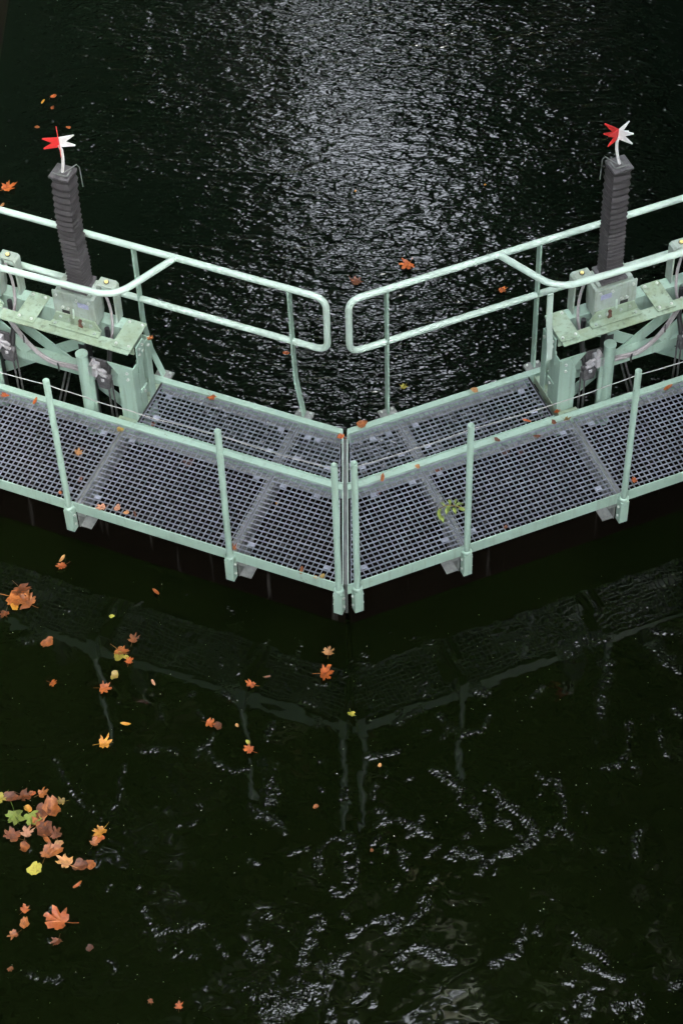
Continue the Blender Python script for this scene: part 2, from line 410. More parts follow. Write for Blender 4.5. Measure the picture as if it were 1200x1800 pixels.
TREES = [  # x, y, crown centre z, scale, label
    (-5.8, 9.0, 15.0, 1.45, 'left bank tree leaning over the water just behind the gates'),
    (5.9, 10.0, 15.3, 1.45, 'right bank tree leaning over the water just behind the gates'),
    (-6.0, 16.0, 14.5, 1.30, 'second tree along the left bank beyond the gates'),
    (6.2, 17.0, 15.0, 1.30, 'second tree along the right bank beyond the gates'),
    (-6.75, 23.5, 13.6, 1.30, 'third tree along the left bank beyond the gates'),
    (4.2, 24.5, 14.0, 1.30, 'third tree along the right bank beyond the gates'),
    (-6.8, 31.5, 12.5, 1.25, 'fourth tree along the left bank beyond the gates'),
    (4.1, 33.0, 13.0, 1.25, 'fourth tree along the right bank beyond the gates'),
    (-7.0, 42.0, 12.0, 1.28, 'fifth tree along the left bank beyond the gates'),
    (4.6, 44.0, 12.0, 1.28, 'fifth tree along the right bank beyond the gates'),
    (-6.0, 56.0, 11.0, 1.3, 'farthest tree on the left bank of the canal'),
    (6.0, 58.0, 11.0, 1.3, 'farthest tree on the right bank of the canal'),
    (-8.2, -2.5, 14.8, 1.35, 'broad tree on the left bank beside the gates'),
    (8.3, -1.5, 14.8, 1.35, 'broad tree on the right bank beside the gates'),
    (-6.6, -13.0, 14.5, 1.35, 'tree on the left bank in front of the gates'),
    (6.7, -13.0, 14.5, 1.35, 'tree on the right bank in front of the gates'),
    (-11.5, 4.0, 15.0, 1.35, 'tree set back from the water on the left bank'),
    (11.5, 4.0, 15.0, 1.35, 'tree set back on the right bank, added to close a gap of sky'),  # unseen, added to fill a hole in the canopy where sky came through
    (-8.4, -23.0, 13.0, 1.35, 'far tree on the left bank behind the viewer'),
    (8.6, -24.0, 13.0, 1.35, 'far tree on the right bank behind the viewer'),
]
for i, (x, y, cz, sc, lab) in enumerate(TREES):
    if lab is None: continue
    g = .86
    t = empty('tree', (x * 1.0, y, g)); tag(t, lab, 'tree', 'trees lining both banks of the canal')
    tr = bpy.data.objects.new('trunk', TRUNKS[i % 2]); COL.objects.link(tr); tr.parent = t; tr.scale = (sc, sc, (cz - g) / 9.0)
    cr = bpy.data.objects.new('crown', CROWNS[i % 3 + (3 if y > 28 else 0)]); COL.objects.link(cr); cr.parent = t
    cr.location = (0, 0, cz - g); cr.scale = (sc, sc, sc); cr.rotation_euler = (0, 0, i * 1.7)

# unseen leaf masses added behind the trees to block low sky, sides and ends
rw = random.Random(3); vs, fs = [], []
def sky_blocker(x0, x1, y0, y1, z1, n):
    for i in range(n):
        p = Vector((rw.uniform(x0, x1), rw.uniform(y0, y1), 0))
        p.z = .8 + (z1 + 2.5 * math.sin(p.x * .5 + p.y * .37) + 1.5 * math.sin(p.y * .9)) * rw.random() ** .8
        x = Vector((rw.gauss(0, 1), rw.gauss(0, 1), rw.gauss(0, .5))).normalized()
        y = x.cross(Vector((rw.gauss(0, 1), rw.gauss(0, 1), rw.gauss(0, 1))).normalized())
        q = rw.uniform(1.0, 2.0); k = len(vs)
        vs.extend([p - x * q * .5, p + y * q * .36, p + x * q * .5, p - y * q * .36]); fs.append((k, k + 1, k + 2, k + 3))
sky_blocker(-24, -16, -40, 80, 19, 26000); sky_blocker(16, 24, -40, 80, 19, 26000); sky_blocker(-20, 20, 84, 92, 16, 8000); sky_blocker(-20, 20, -46, -38, 15, 8000)
me = bpy.data.meshes.new('sky_blocker'); me.from_pydata(vs, [], fs); me.materials.append(LEAFM)
o = bpy.data.objects.new('sky_blocker', me); COL.objects.link(o); o['kind'] = 'stuff'; tag(o, 'unseen leafy mass added behind the bank trees to block low sky', 'sky_blocker')

# ------------------------------------------------------------------ the two lock gates
ZG = 0.0
def grating(sd, G, a0, a1, b0, b1, p=0.0333, diag=None):
    """pressed steel grating: deep bearing bars across, cross bars along, edge bars; diag = offset of the mitre cut"""
    b = MB(); t = 0.0018; zt = 0.0; zb = -0.015
    lo = (lambda bb: max(a0, cut_a(bb, diag))) if diag is not None else (lambda bb: a0)
    nb = int(round((b1 - b0) / p)); na = int(round((a1 - a0) / p))
    for j in range(nb + 1):
        bb = b0 + (b1 - b0) * j / nb
        e = j in (0, nb)
        bb = min(max(bb, b0 + t), b1 - t)
        b.box(sd, lo(bb) + .004, a1 - .004, bb - t * .5, bb + t * .5, zb if e else -0.0135, zt - (0 if e else .0008))
    for i in range(na + 1):
        aa = a1 - .004 - (a1 - a0 - .008) * i / na
        bm = b1 - .003
        if diag is not None: bm = min(bm, (aa - diag / CT) * CT / ST)
        if bm - b0 < .02: continue
        b.box(sd, aa - t * .5, aa + t * .5, b0 + .003, bm, zb, zt)
    if diag is not None:        # the sloping edge bar along the cut
        q0, q1 = b0, b1
        b.hexa([W(sd, cut_a(q, diag) + d, q, z) for z in (zb, zt + .001) for q, d in ((q0, 0), (q0, .004), (q1, .004), (q1, 0))])
    o = b.build('grating', GALV, G)
    for ca, cb in ((.085, .085), (.085, -.085), (-.085, .085), (-.085, -.085)):
        aa = (lo(b0 if cb > 0 else b1) + ca + (.03 if diag is not None else 0)) if ca > 0 else a1 + ca
        bb = (b0 if cb > 0 else b1) + cb
        c = MB(); c.box(sd, aa - .0145, aa + .0145, bb - .0145, bb + .0145, .0012, .0036)
        c.hexbolt(W(sd, aa, bb, .0045), (0, 0, 1), .0065, .005, 0)
        c.box(sd, aa - .019, aa - .015, bb - .016, bb + .016, -.012, .0014); c.box(sd, aa + .015, aa + .019, bb - .016, bb + .016, -.012, .0014)
        c.build('clip', GALV, o)
    return o

def bellows(sd, G, a, b, z0, z1, rnd):
    mb = MB(); rings = []
    z = z1; k = 0; zs = []
    while z > z0:
        f = (z - z0) / (z1 - z0)
        zs.append(z); z -= (0.012 + 0.016 * f ** 1.3)
    zs.append(z0)
    for k, z in enumerate(zs):
        f = (z - z0) / (z1 - z0)
        out = (k % 2 == 0)
        h = (0.062 if out else 0.0545) + rnd.uniform(-.0018, .0018)
        lean_a = 0.006 * math.sin(f * 5 + sd); lean_b = 0.004 * math.sin(f * 7)
        ring = []
        for (x, y) in ((-1, -1), (-.33, -1), (.33, -1), (1, -1), (1, -.33), (1, .33), (1, 1), (.33, 1), (-.33, 1), (-1, 1), (-1, .33), (-1, -.33)):
            cor = .92 if abs(x) == 1 and abs(y) == 1 else 1.0
            sag = -0.008 * f * (1 if (abs(x) < 1 or abs(y) < 1) else 0) * (1 if out else .6)
            ring.append(W(sd, a + lean_a + x * h * cor, b + lean_b + y * h * cor, z + sag + rnd.uniform(-.002, .002)))
        rings.append(ring)
    n = 12
    vs = [q for r in rings for q in r]
    fs = [(i * n + j, i * n + (j + 1) % n, (i + 1) * n + (j + 1) % n, (i + 1) * n + j) for i in range(len(rings) - 1) for j in range(n)]
    mb.add(vs, fs); mb.add(rings[0], [tuple(range(n))])
    return mb.build('bellows', RUBBER, G)

def vane_outline(L, h):
    return [(0, h * .5), (L * .96, h * .60), (L, h * .52), (L * .42, 0), (L, -h * .46), (L * .97, -h * .56), (0, -h * .5)]

def lift_gear(sd, G, a, rnd, marker=None, zb1=1.73):
    """gearbox, bellows over the rack, angle bracket and indicator bracket at position a"""
    gb = MB(); x0, x1 = a - .125, a + .135
    gb.slab(sd, [(x0, .835), (x1, .835), (x1, .93), (x1 - .03, 1.0), (x0 + .03, 1.0), (x0, .93)], 'z', .625, .845)
    g = gb.build('gearbox', GREYGREEN, G, .006)
    t = MB(); t.box(sd, x0 - .008, x1 + .008, .822, .834, .635, .858); t.build('cover', GREYGREEN, g, .003)
    t = MB(); t.box(sd, x0 + .02, x1 - .01, .85, .985, .846, .868); t.build('lid', GREYGREEN, g, .004)
    for da, dz in ((.08, .74), (.045, .74), (.08, .665), (.045, .665), (-.10, .83), (.115, .83), (-.02, .825)):
        t = MB(); t.hexbolt(W(sd, a + da, .822, dz), W(sd, 0, -1, 0) - W(sd, 0, 0, 0), .010, .010); t.build('bolt', BOLTM, g)
    t = MB(); t.box(sd, a + .038, a + .088, .8185, .8215, .693, .716); t.build('slot', HOLE, g)
    t = MB(); t.box(sd, a - .095, a - .025, .8185, .8215, .775, .812); t.build('name_plate', PLATE, g)
    t = MB(); t.tube(fillet([W(sd, a + .01, .815, .75), W(sd, a + .0, .80, .735), W(sd, a + .005, .80, .69)], .02), .0055, 8); t.build('drain_pipe', MINT_RAIL, g)
    t = MB(); t.slab(sd, [(a - .042, .672), (a - .028, .68), (a - .022, .63), (a - .048, .626)], 'b', .795, .806); t.tube([W(sd, a - .033, .80, .672), W(sd, a - .033, .822, .672)], .012, 8); t.build('lever', RUST, g)
    # collar and bellows
    t = MB(); t.slab(sd, [(a - .085, .84), (a + .085, .84), (a + .075, .995), (a - .075, .995)], 'z', .869, .884); t.build('bellows_flange', GREYMETAL, G)
    bl = bellows(sd, G, a, .92, .884, zb1, rnd)
    t = MB(); t.box(sd, a - .062, a + .062, .859, .981, zb1 + .001, zb1 + .016); t.build('end_cap', GREYMETAL, bl, .003)
    t = MB(); t.box(sd, a - .035, a + .045, .885, .892, zb1 + .017, zb1 + .024); t.box(sd, a + .01, a + .018, .893, .94, zb1 + .017, zb1 + .022); t.box(sd, a - .045, a - .037, .89, .95, zb1 + .017, zb1 + .022)
    t.build('pole_bracket', GALV_DIRTY, bl)
    t = MB(); q = -sd * 0 + (-1)
    t.tube([W(sd, a - .01, .91, zb1 + .02), W(sd, a - .066, .972, zb1 + .050), W(sd, a - .074, .985, zb1 + .02), W(sd, a - .076, .99, zb1 - .13)], .0033, 6)
    t.build('stay_wire', GALV_DIRTY, bl)
    if marker is not None:
        P0 = W(sd, a, .92, zb1 + .017)
        c = P0 + Vector(marker['off'])
        mid = P0.lerp(c, .55) + Vector((sd * -.012, 0, 0))
        pl = MB(); pl.tube([P0, P0.lerp(mid, .5) + Vector((sd * -.003, 0, .002)), mid, mid.lerp(c, .5) + Vector((sd * -.004, 0, .003)), c], .0088, 10)
        mk = pl.build('marker_pole', WHITE, G)
        for ang, mm in marker['vanes']:
            d = Vector((math.cos(R(ang)), math.sin(R(ang)), 0)); nrm = Vector((-d.y, d.x, 0)); tl = marker['tilt']
            vb = MB(); ol = vane_outline(.087, .070); n = len(ol)
            def V(p, k): return c + d * (p[0] + .0022) + Vector((0, 0, p[1] + .02 + p[0] * tl.get(ang, 0))) + nrm * k
            vb.add([V(p, -.0018) for p in ol] + [V(p, .0018) for p in ol], [tuple(range(n)), tuple(range(n, 2 * n))] + [(i, (i + 1) % n, n + (i + 1) % n, n + i) for i in range(n)])
            vb.build('vane', mm, mk)
    # angle bracket bolted to the front beam
    t = MB()
    t.slab(sd, [(a - .165, .765), (a - .165, .80), (a - .155, .8205), (a + .15, .8205), (a + .165, .80), (a + .165, .765)], 'z', .606, .616)
    t.slab(sd, [(a - .165, .617), (a + .16, .617), (a + .13, .690), (a - .125, .690)], 'b', .811, .8205)
    br = t.build('angle_bracket', MINT_MOSS, G, .002)
    for da, db, z, ax in ((-.13, .785, .616, 0), (.13, .785, .616, 0), (-.10, .811, .655, 1), (-.05, .811, .655, 1), (.04, .811, .655, 1), (.10, .811, .66, 1)):
        k = MB(); k.hexbolt(W(sd, a + da, db, z), (0, 0, 1) if ax == 0 else W(sd, 0, -1, 0) - W(sd, 0, 0, 0), .011, .010); k.build('bolt', GREYGREEN, br)
    # indicator bracket behind the gearbox
    t = MB(); q = a - .205
    t.slab(sd, [(q - .012, .60), (q, .60), (q + .0, .865), (q + .010, .878), (q + .094, .878), (q + .100, .865), (q + .100, .84), (q + .112, .84), (q + .112, .872), (q + .100, .890), (q + .003, .890), (q - .012, .875)], 'b', .93, 1.0)
    ib = t.build('indicator_bracket', GREYGREEN, G, .002)
    t = MB(); t.tube([W(sd, q + .050, .965, .891), W(sd, q + .050, .965, .895)], .017, 14); t.build('lamp_ring', BLACK, ib)
    t = MB(); t.tube([W(sd, q + .050, .963, .8955), W(sd, q + .050, .963, .903)], .0115, 12); t.build('indicator_lamp', YELLOW, ib)
    # rack casing and guide below the gantry
    t = MB(); t.box(sd, a - .035, a + .04, .80, .895, .47, .60); c = t.build('guide_block', MINT, G, .003)
    k = MB(); k.hexbolt(W(sd, a + .02, .80, .51), W(sd, 0, -1, 0) - W(sd, 0, 0, 0), .010, .01); k.build('bolt', BOLTM, c)
    t = MB(); t.box(sd, a - .025, a + .03, .84, .90, -1.6, .469); t.build('rack', BLACK, G)
    # round riser with its cap
    t = MB(); t.tube([W(sd, a - .045, .745, -.24), W(sd, a - .045, .745, .445)], .036, 24); c = t.build('riser_tube', MINT, G)
    k = MB(); k.tube([W(sd, a - .045, .745, .446), W(sd, a - .045, .745, .458)], .0385, 24); k.build('cap', MINT, c)
    t = MB(); t.box(sd, a - .105, a - .082, .735, .75, -.24, .36); t.build('riser_bar', MINT, G)
    # hydraulic valve with its pipes
    t = MB(); v = a - .135
    t.box(sd, v + .005, v + .06, .735, .80, .285, .36); vb = t.build('valve_block', STEEL, G, .003)
    t = MB(); t.box(sd, v - .03, v + .075, .803, .815, .25, .37); t.build('mounting_plate', GREYMETAL, vb)
    for da, db, z0, z1, r in ((.03, .77, .361, .40, .011), (-.02, .765, .24, .26, .013), (.045, .745, .255, .284, .010)):
        k = MB(); k.tube([W(sd, v + da, db, z0), W(sd, v + da, db, z1)], r, 10); k.build('plug', STEEL, vb)
    for z in (.30, .335):
        k = MB(); k.tube([W(sd, v + .004, .765, z), W(sd, v - .055, .755, z - .004)], .010, 8); k.tube([W(sd, v - .02, .7615, z - .001), W(sd, v - .035, .7585, z - .003)], .015, 6, 0, True, False); k.build('fitting', STEEL, vb)
    for da in (-.045, -.075):
        k = MB(); k.tube([W(sd, v + da, .775, .25), W(sd, v + da - .006, .775, -1.0)], .006, 8); k.build('pipe', GREYMETAL, vb)
    k = MB(); k.slab(sd, [(v - .06, .17), (v + .01, .17), (v + .03, .25), (v - .03, .30), (v - .07, .27)], 'b', .76, .80); k.build('valve_body', GREYMETAL, vb, .004)
    # hoses from the gearbox down to the valve
    hz = MB(); hz.tube(fillet([W(sd, a - .15, .93, .85), W(sd, a - .185, .925, .72), W(sd, a - .205, .88, .58), W(sd, a - .19, .83, .48)], .1), .009, 8); hz.build('conduit', CABLE, G)
    hz = MB(); hz.tube(fillet([W(sd, a - .17, .87, .60), W(sd, a - .175, .86, .40), W(sd, a - .18, .80, .29), W(sd, a - .17, .78, .20)], .1), .016, 10); hz.build('hose', BLACK, G)
    return bl

LAB = {-1: 'left lock gate leaf, pale green with grated walkway, bellows post and railing',
       1: 'right lock gate leaf, pale green with a leafy twig on its grated walkway'}
AEND = 3.08
def build_gate(sd):
    rnd = random.Random(11 + sd)
    G = empty('lock_gate', (sd * 1.35, -.1, -3.2))
    tag(G, LAB[sd], 'lock gate', 'pair of mitred lock gates')
    L = sd < 0
    # submerged body
    b = MB()
    c0 = lambda bb: cut_a(bb, .012)
    b.slab(sd, [(c0(.27), .27), (AEND, .27), (AEND, .80), (c0(.80), .80)], 'z', -3.2, -.25)
    body = b.build('gate_panel', BODY, G, .01)
    for aa in (({-1: (.717, 1.722), 1: (.752, 1.752)}[sd]) + (2.72,)):
        t = MB(); t.box(sd, aa + .02, aa + .05, .10, .80, -.2495, -.20); t.build('cross_girder', GALV_DIRTY, G)
    # walkway beams
    DG = .012
    b = MB(); ca = cut_a(-.006, DG)
    b.slab(sd, [(cut_a(-.007, DG), -.007), (AEND, -.007), (AEND, 0), (cut_a(0, DG), 0)], 'z', -.072, .014)
    b.build('front_beam', MINT, G, .0015)
    b = MB(); b.slab(sd, [(cut_a(.655, DG), .655), (AEND, .655), (AEND, .697), (cut_a(.697, DG), .697)], 'z', -.07, .012)
    b.slab(sd, [(cut_a(.70, DG), .699), (1.66, .699), (1.66, .704), (cut_a(.704, DG), .704)], 'z', -.03, .019)
    b.build('middle_beam', MINT, G, .0015)
    b = MB(); b.slab(sd, [(cut_a(1.064, DG), 1.064), (1.76, 1.064), (1.76, 1.106), (cut_a(1.106, DG), 1.106)], 'z', -.08, .013)
    b.build('rear_beam', MINT, G, .0015)
    for q0, q1 in ((.004, .652), (.707, 1.062)):
        b = MB(); b.hexa([W(sd, cut_a(q, DG) + d, q, z) for z in (-.06, .012) for q, d in ((q0, 0), (q0, .006), (q1, .006), (q1, 0))])
        b.build('end_plate', MINT_RAIL, G)
    b = MB(); b.hexa([W(sd, cut_a(q, .002) + d, q, z) for z in (-.3, -.02) for q, d in ((.03, 0), (.03, .007), (1.06, .007), (1.06, 0))]); b.build('mitre_seal', GALV_DIRTY, G)
    # seats for the gratings
    seam = {-1: (.717, 1.722), 1: (.752, 1.752)}[sd]
    rseam = {-1: .730, 1: .772}[sd]
    for aa in seam:
        t = MB(); t.box(sd, aa - .012, aa + .045, .02, .645, -.060, -.052); t.box(sd, aa - .004, aa + .004, .02, .645, -.13, -.0605); t.build('seat_angle', GALV_DIRTY, G)
    t = MB(); t.box(sd, rseam - .01, rseam + .05, .712, 1.055, -.058, -.050); t.build('seat_angle', GALV_DIRTY, G)
    t = MB(); t.slab(sd, [(cut_a(.62, .05), .618), (AEND, .618), (AEND, .654), (cut_a(.654, .05), .654)], 'z', -.049, -.043); t.build('seat_angle', GALV_DIRTY, G)
    t = MB(); t.slab(sd, [(cut_a(1.03, .05), 1.02), (1.64, 1.02), (1.64, 1.063), (cut_a(1.063, .05), 1.063)], 'z', -.047, -.041); t.build('seat_angle', GALV_DIRTY, G)
    t = MB(); t.slab(sd, [(cut_a(.04, .05), .0015), (AEND, .0015), (AEND, .026), (cut_a(.04, .05), .026)], 'z', -.049, -.043); t.build('seat_angle', GALV_DIRTY, G)
    g = .006
    s1, s2 = seam
    grating(sd, G, 0.0, s1 - g * .5, .004, .652, diag=.030)
    grating(sd, G, s1 + g * .5, s2 - g * 1.6, .004, .652)
    grating(sd, G, s2 + g * 1.6, s2 + 1.0, .004, .652)
    grating(sd, G, s2 + 1.006, AEND, .004, .652)
    grating(sd, G, 0.25, rseam - g * .5, .708, 1.061, diag=.030)
    grating(sd, G, rseam + g * .5, 1.655, .708, 1.061)
    t = MB(); t.box(sd, 1.656, 1.6595, .706, 1.062, -.05, .010); t.build('edge_strip', HOLE, G)
    # stanchions along the front edge
    posts = {-1: (.028, .712, 1.757, 2.80), 1: (.060, .748, 1.764, 2.80)}[sd]
    tops = []
    for k, pa in enumerate(posts):
        pb = -.034; h = 1.105
        t = MB(); A, B = W(sd, pa, pb, .012), W(sd, pa, pb, h)
        n = 20; ro, ri = .0192, .0160
        def ring(z, r): return [W(sd, pa, pb, z) + Vector((math.cos(q), math.sin(q), 0)) * r for q in (6.28318 * i / n for i in range(n))]
        rr = [ring(-.18, ro), ring(h - .002, ro), ring(h, ro - .001), ring(h, ri), ring(h - .15, ri)]
        vs = [q for r_ in rr for q in r_]
        t.add(vs, [(i * n + j, i * n + (j + 1) % n, (i + 1) * n + (j + 1) % n, (i + 1) * n + j) for i in range(4) for j in range(n)], 0, True)
        t.add(rr[4], [tuple(range(n))])
        st = t.build('stanchion', MINT, G)
        t = MB(); rr = [ring(-.020, .026), ring(-.014, .030), ring(.000, .030), ring(.008, .0255), ring(.008, .0194)]
        t.add([q for r_ in rr for q in r_], [(i * n + j, i * n + (j + 1) % n, (i + 1) * n + (j + 1) % n, (i + 1) * n + j) for i in range(4) for j in range(n)], 0, True)
        t.build('collar', MINT, st)
        t = MB(); t.box(sd, pa - .027, pa + .027, pb - .024, pb + .0265, -.205, -.0205); so_ = t.build('socket', MINT, st, .002)
        for zz in (-.07, -.15):
            kx = MB(); kx.hexbolt(W(sd, pa + .027, pb, zz), W(sd, 1, 0, 0) - W(sd, 0, 0, 0), .008, .009); kx.build('bolt', BOLTM, so_); kx = MB(); kx.hexbolt(W(sd, pa - .027, pb, zz), W(sd, -1, 0, 0) - W(sd, 0, 0, 0), .008, .009); kx.build('bolt', BOLTM, so_)
        t = MB(); q = pa - .033
        if k > 0:
            t.slab(sd, [(-.006, -.073), (.22, -.073), (.22, -.12), (.05, -.21), (-.006, -.21)], 'a', q - .007, q, 0)
            t.slab(sd, [(q - .078, -.004), (q - .008, -.004), (q - .008, .15), (q - .078, .15)], 'z', -.205, -.197)
            t.slab(sd, [(q - .055, -.073), (q - .008, -.073), (q - .008, -.10), (q - .035, -.10), (q - .055, -.088)], 'b', -.006, .0, 0)
            t.build('bracket', GALV_DIRTY, st)
        tops.append((pa, pb, h - .035))
    # rope threaded through the stanchions
    t = MB(); pts = []
    for (p0, q) in zip(tops[:-1], tops[1:]):
        A, B = W(sd, *p0), W(sd, *q); n = 14; sag = .018 * (q[0] - p0[0])
        for i in range(n):
            f = i / n; pts.append(A.lerp(B, f) - Vector((0, 0, sag * 4 * f * (1 - f) + (.004 * math.sin(f * 21) if f > 0 else 0) * (1 if L and q[0] < 1.8 and q[0] > .8 else .3))))
    pts.append(W(sd, *tops[-1])); pts.insert(0, W(sd, tops[0][0] - .03, tops[0][1], tops[0][2] - .004))
    t.tube(pts, .003, 6); t.build('rope', ROPE, G)
    # handrail along the rear edge
    zt, zl, hb = 1.072, .638, 1.135
    e = .555 if L else .505
    rr = .0205
    A_ = AEND
    t = MB(); t.tube(fillet([W(sd, A_, hb, zt), W(sd, e, hb, zt), W(sd, e, hb, zl), W(sd, A_, hb, zl)], .085, 9), rr, 16)
    yj = 1.505 if L else 1.452
    ba, bb = (1.705, .715) if L else (1.645, .745)
    t.tube(fillet([W(sd, yj, hb, zt), W(sd, ba, bb, zt), W(sd, A_, bb - .035, zt)], .13, 9), rr, 16)
    hr = t.build('handrail', MINT_RAIL, G)
    def flatbar(path, wa, wb, m=MINT, name='handrail_post'):
        b = MB(); path = [Vector(p) for p in path]
        for p, q in zip(path[:-1], path[1:]):
            b.hexa([W(sd, x.x + i, x.y + j, x.z) for x in (p, q) for i, j in ((-wa, -wb), (wa, -wb), (wa, wb), (-wa, wb))])
        return b.build(name, m, G)
    if L:
        pp = [[(.728, hb - .005, .012), (.772, hb, .30), (.779, hb, .52), (.787, hb, zt)], [(1.672, hb - .01, .012), (1.70, hb, .07), (1.745, hb, .20), (1.775, hb, .42), (1.779, hb, zt)]]
    else:
        pp = [[(.742, hb, .012), (.742, hb, zt)], [(1.722, hb, .012), (1.716, hb, zt)]]
    pp.append([(2.95, hb, -.2), (2.95, hb, zt)])
    for pth in pp:
        po = flatbar(pth, .006, .021)
        f0 = pth[0]
        if f0[0] < 2.5:
            t = MB(); t.slab(sd, [(f0[0] - .055, 1.108), (f0[0] + .055, 1.108), (f0[0] + .055, 1.168), (f0[0] - .055, 1.168)], 'z', -.004, .011)
            bp = t.build('base_plate', GALV_DIRTY, po, .002)
            for q in (-.035, .035):
                kx = MB(); kx.hexbolt(W(sd, f0[0] + q, 1.148, .011), (0, 0, 1), .009, .008); kx.build('bolt', BOLTM, bp)
    if not L:
        flatbar([(1.615, .738, .50), (1.613, .738, .62), (1.600, .742, .85), (1.598, .742, zt - .02)], .018, .005, MINT_RAIL)
    flatbar([(2.93, .69, .30), (2.93, .69, zt - .02)], .018, .005, MINT_RAIL)
    # gantry: two channels on legs
    a0 = 1.66 if L else 1.695
    for m_, pr in ((MINT_MOSS, [(.718, .600), (.803, .600), (.803, .520), (.792, .520), (.792, .590), (.718, .590)]),
                   (MINT, [(.988, .600), (.903, .600), (.903, .455), (.988, .455), (.988, .465), (.914, .465), (.914, .590), (.988, .590)])):
        t = MB(); t.slab(sd, pr, 'a', a0 + .006, AEND); t.build('gantry_beam', m_, G, .0015)
    for q in ((a0 - .002, a0 + .125), (2.305, 2.43) if L else (2.33, 2.455)):
        t = MB(); t.slab(sd, [(q[0] + .006, .742), (q[1] - .006, .742), (q[1], .748), (q[1], .974), (q[1] - .006, .980), (q[0] + .006, .980), (q[0], .974), (q[0], .748)], 'z', .604, .6135)
        cp = t.build('cover_plate', MINT_MOSS, G, .0015)
        for da in (q[0] + .022, q[1] - .022):
            for db in (.768, .957):
                kx = MB(); kx.tube([W(sd, da, db, .6135), W(sd, da, db, .619), W(sd, da, db, .622)], [.010, .009, .003], 10); kx.build('bolt', BOLTM, cp)
    # legs at the mitre end: front angle, middle plate, rear angle, gusset
    for aa, inner in ((a0, 1), (AEND - .02, -1)):
        d = inner
        z1 = .438
        t = MB(); t.box(sd, aa, aa + d * .008, .742, .802, -.24, z1); t.box(sd, aa + d * .0085, aa + d * .068, .742, .750, -.24, z1)
        t.slab(sd, [(aa + d * .069, -.24), (aa + d * .115, -.24), (aa + d * .115, z1 - .11), (aa + d * .069, z1)], 'b', .747, .753)
        lg = t.build('gantry_leg', MINT, G, .0015)
        for zz in (.40, .345):
            kx = MB(); kx.hexbolt(W(sd, aa + d * .04, .742, zz), W(sd, 0, -1, 0) - W(sd, 0, 0, 0), .010, .009); kx.build('bolt', BOLTM, lg)
        t = MB(); t.box(sd, aa + d * .012, aa + d * .020, .825, .895, -.24, z1); t.box(sd, aa + d * .004, aa + d * .0115, .812, .905, .10, .17); lg = t.build('gantry_leg', MINT, G, .0015)
        kx = MB(); kx.hexbolt(W(sd, aa + d * .004, .86, .14), W(sd, -d, 0, 0) - W(sd, 0, 0, 0), .009, .008); kx.build('bolt', BOLTM, lg)
        t = MB(); t.box(sd, aa, aa + d * .008, .925, .985, -.24, .50); t.box(sd, aa + d * .0085, aa + d * .065, .977, .985, -.24, .50); lg = t.build('gantry_leg', MINT, G, .0015)
        kx = MB(); kx.hexbolt(W(sd, aa, .955, .455), W(sd, -d, 0, 0) - W(sd, 0, 0, 0), .011, .010); kx.build('bolt', BOLTM, lg)
        t = MB(); t.slab(sd, [(.80, .575), (.895, .575), (.895, .47), (.86, .40), (.80, .36)], 'a', aa - d * .010, aa - d * .001); gs = t.build('gusset', MINT, G, .0015)
        for db, zz in ((.825, .545), (.87, .545), (.87, .49), (.825, .50)):
            kx = MB(); kx.hexbolt(W(sd, aa - d * .010, db, zz), W(sd, -d, 0, 0) - W(sd, 0, 0, 0), .009, .008); kx.build('bolt', BOLTM, gs)
        t = MB(); t.slab(sd, [(aa + d * .01, .600 - .165), (aa + d * .18, .600 - .165), (aa + d * .06, .29), (aa + d * .01, .29)], 'b', .754, .762); t.build('gusset', MINT, G)
    # foot tray and pads
    t = MB(); t.slab(sd, [(a0 - .002, .708), (a0 + .13, .708), (a0 + .13, .738), (a0 - .002, .738)], 'z', -.02, -.008); t.box(sd, a0 - .002, a0 + .13, .704, .708, -.02, .006); t.box(sd, a0 - .002, a0 + .004, .7085, 1.06, -.05, .006); t.build('foot_tray', MINT_MOSS, G, .001)
    t = MB(); t.slab(sd, [(a0 + .005, .80), (a0 + .06, .80), (a0 + .06, 1.06), (a0 + .005, 1.06)], 'z', -.03, -.012); fp = t.build('foot_plate', MINT_MOSS, G, .001)
    for db in (.815, .91, 1.01):
        kx = MB(); kx.hexbolt(W(sd, a0 + .03, db, -.012), (0, 0, 1), .012, .012); kx.build('bolt', GREYGREEN, fp)
    # bracing between the legs
    bb = .93
    def brace(p, q, h, b0, t_=.008, m=MINT, name='brace'):
        p = Vector(p); q = Vector(q); d = (q - p).normalized(); nn = Vector((-d.y, d.x)) * h * .5
        t = MB(); t.slab(sd, [p + nn, q + nn, q - nn, p - nn], 'b', b0, b0 + t_); return t.build(name, m, G)
    brace((2.62, .40), (1.78, -.20), .085, .935)
    brace((2.74, -.16), (2.05, .36), .075, .951)
    t = MB(); t.slab(sd, [(.87, .165), (.933, .165), (.933, .157), (.878, .157), (.878, .10), (.933, .10), (.933, .092), (.87, .092)], 'a', a0 + .02, AEND); t.build('tie_channel', MINT, G, .0015)
    brace((2.78, .50), (2.45, .20), .09, .855)
    # conduits strung along the tie channel
    for k, (dz, db) in enumerate(((0, 0), (-.022, -.012))):
        pth = [W(sd, 2.52 + k * .02, .80, .60), W(sd, 2.50 + k * .02, .82, .46), W(sd, 2.42, .845, .27 + dz), W(sd, 2.30, .852, .17 + dz), W(sd, 2.16, .855, .185 + dz), W(sd, 2.05, .83 + db, .22 + dz), W(sd, 1.99, .775, .34 + dz)]
        t = MB(); t.tube(fillet(pth, .08), .0095, 8); t.build('conduit', CABLE, G)
    for (aa, zz) in ((2.24, .165), (2.455, .34)):
        t = MB(); t.tube([W(sd, aa, .832, zz + .028), W(sd, aa - .006, .830, zz), W(sd, aa - .002, .832, zz - .04)], .006, 6); t.build('cable_tie', BLACK, G)
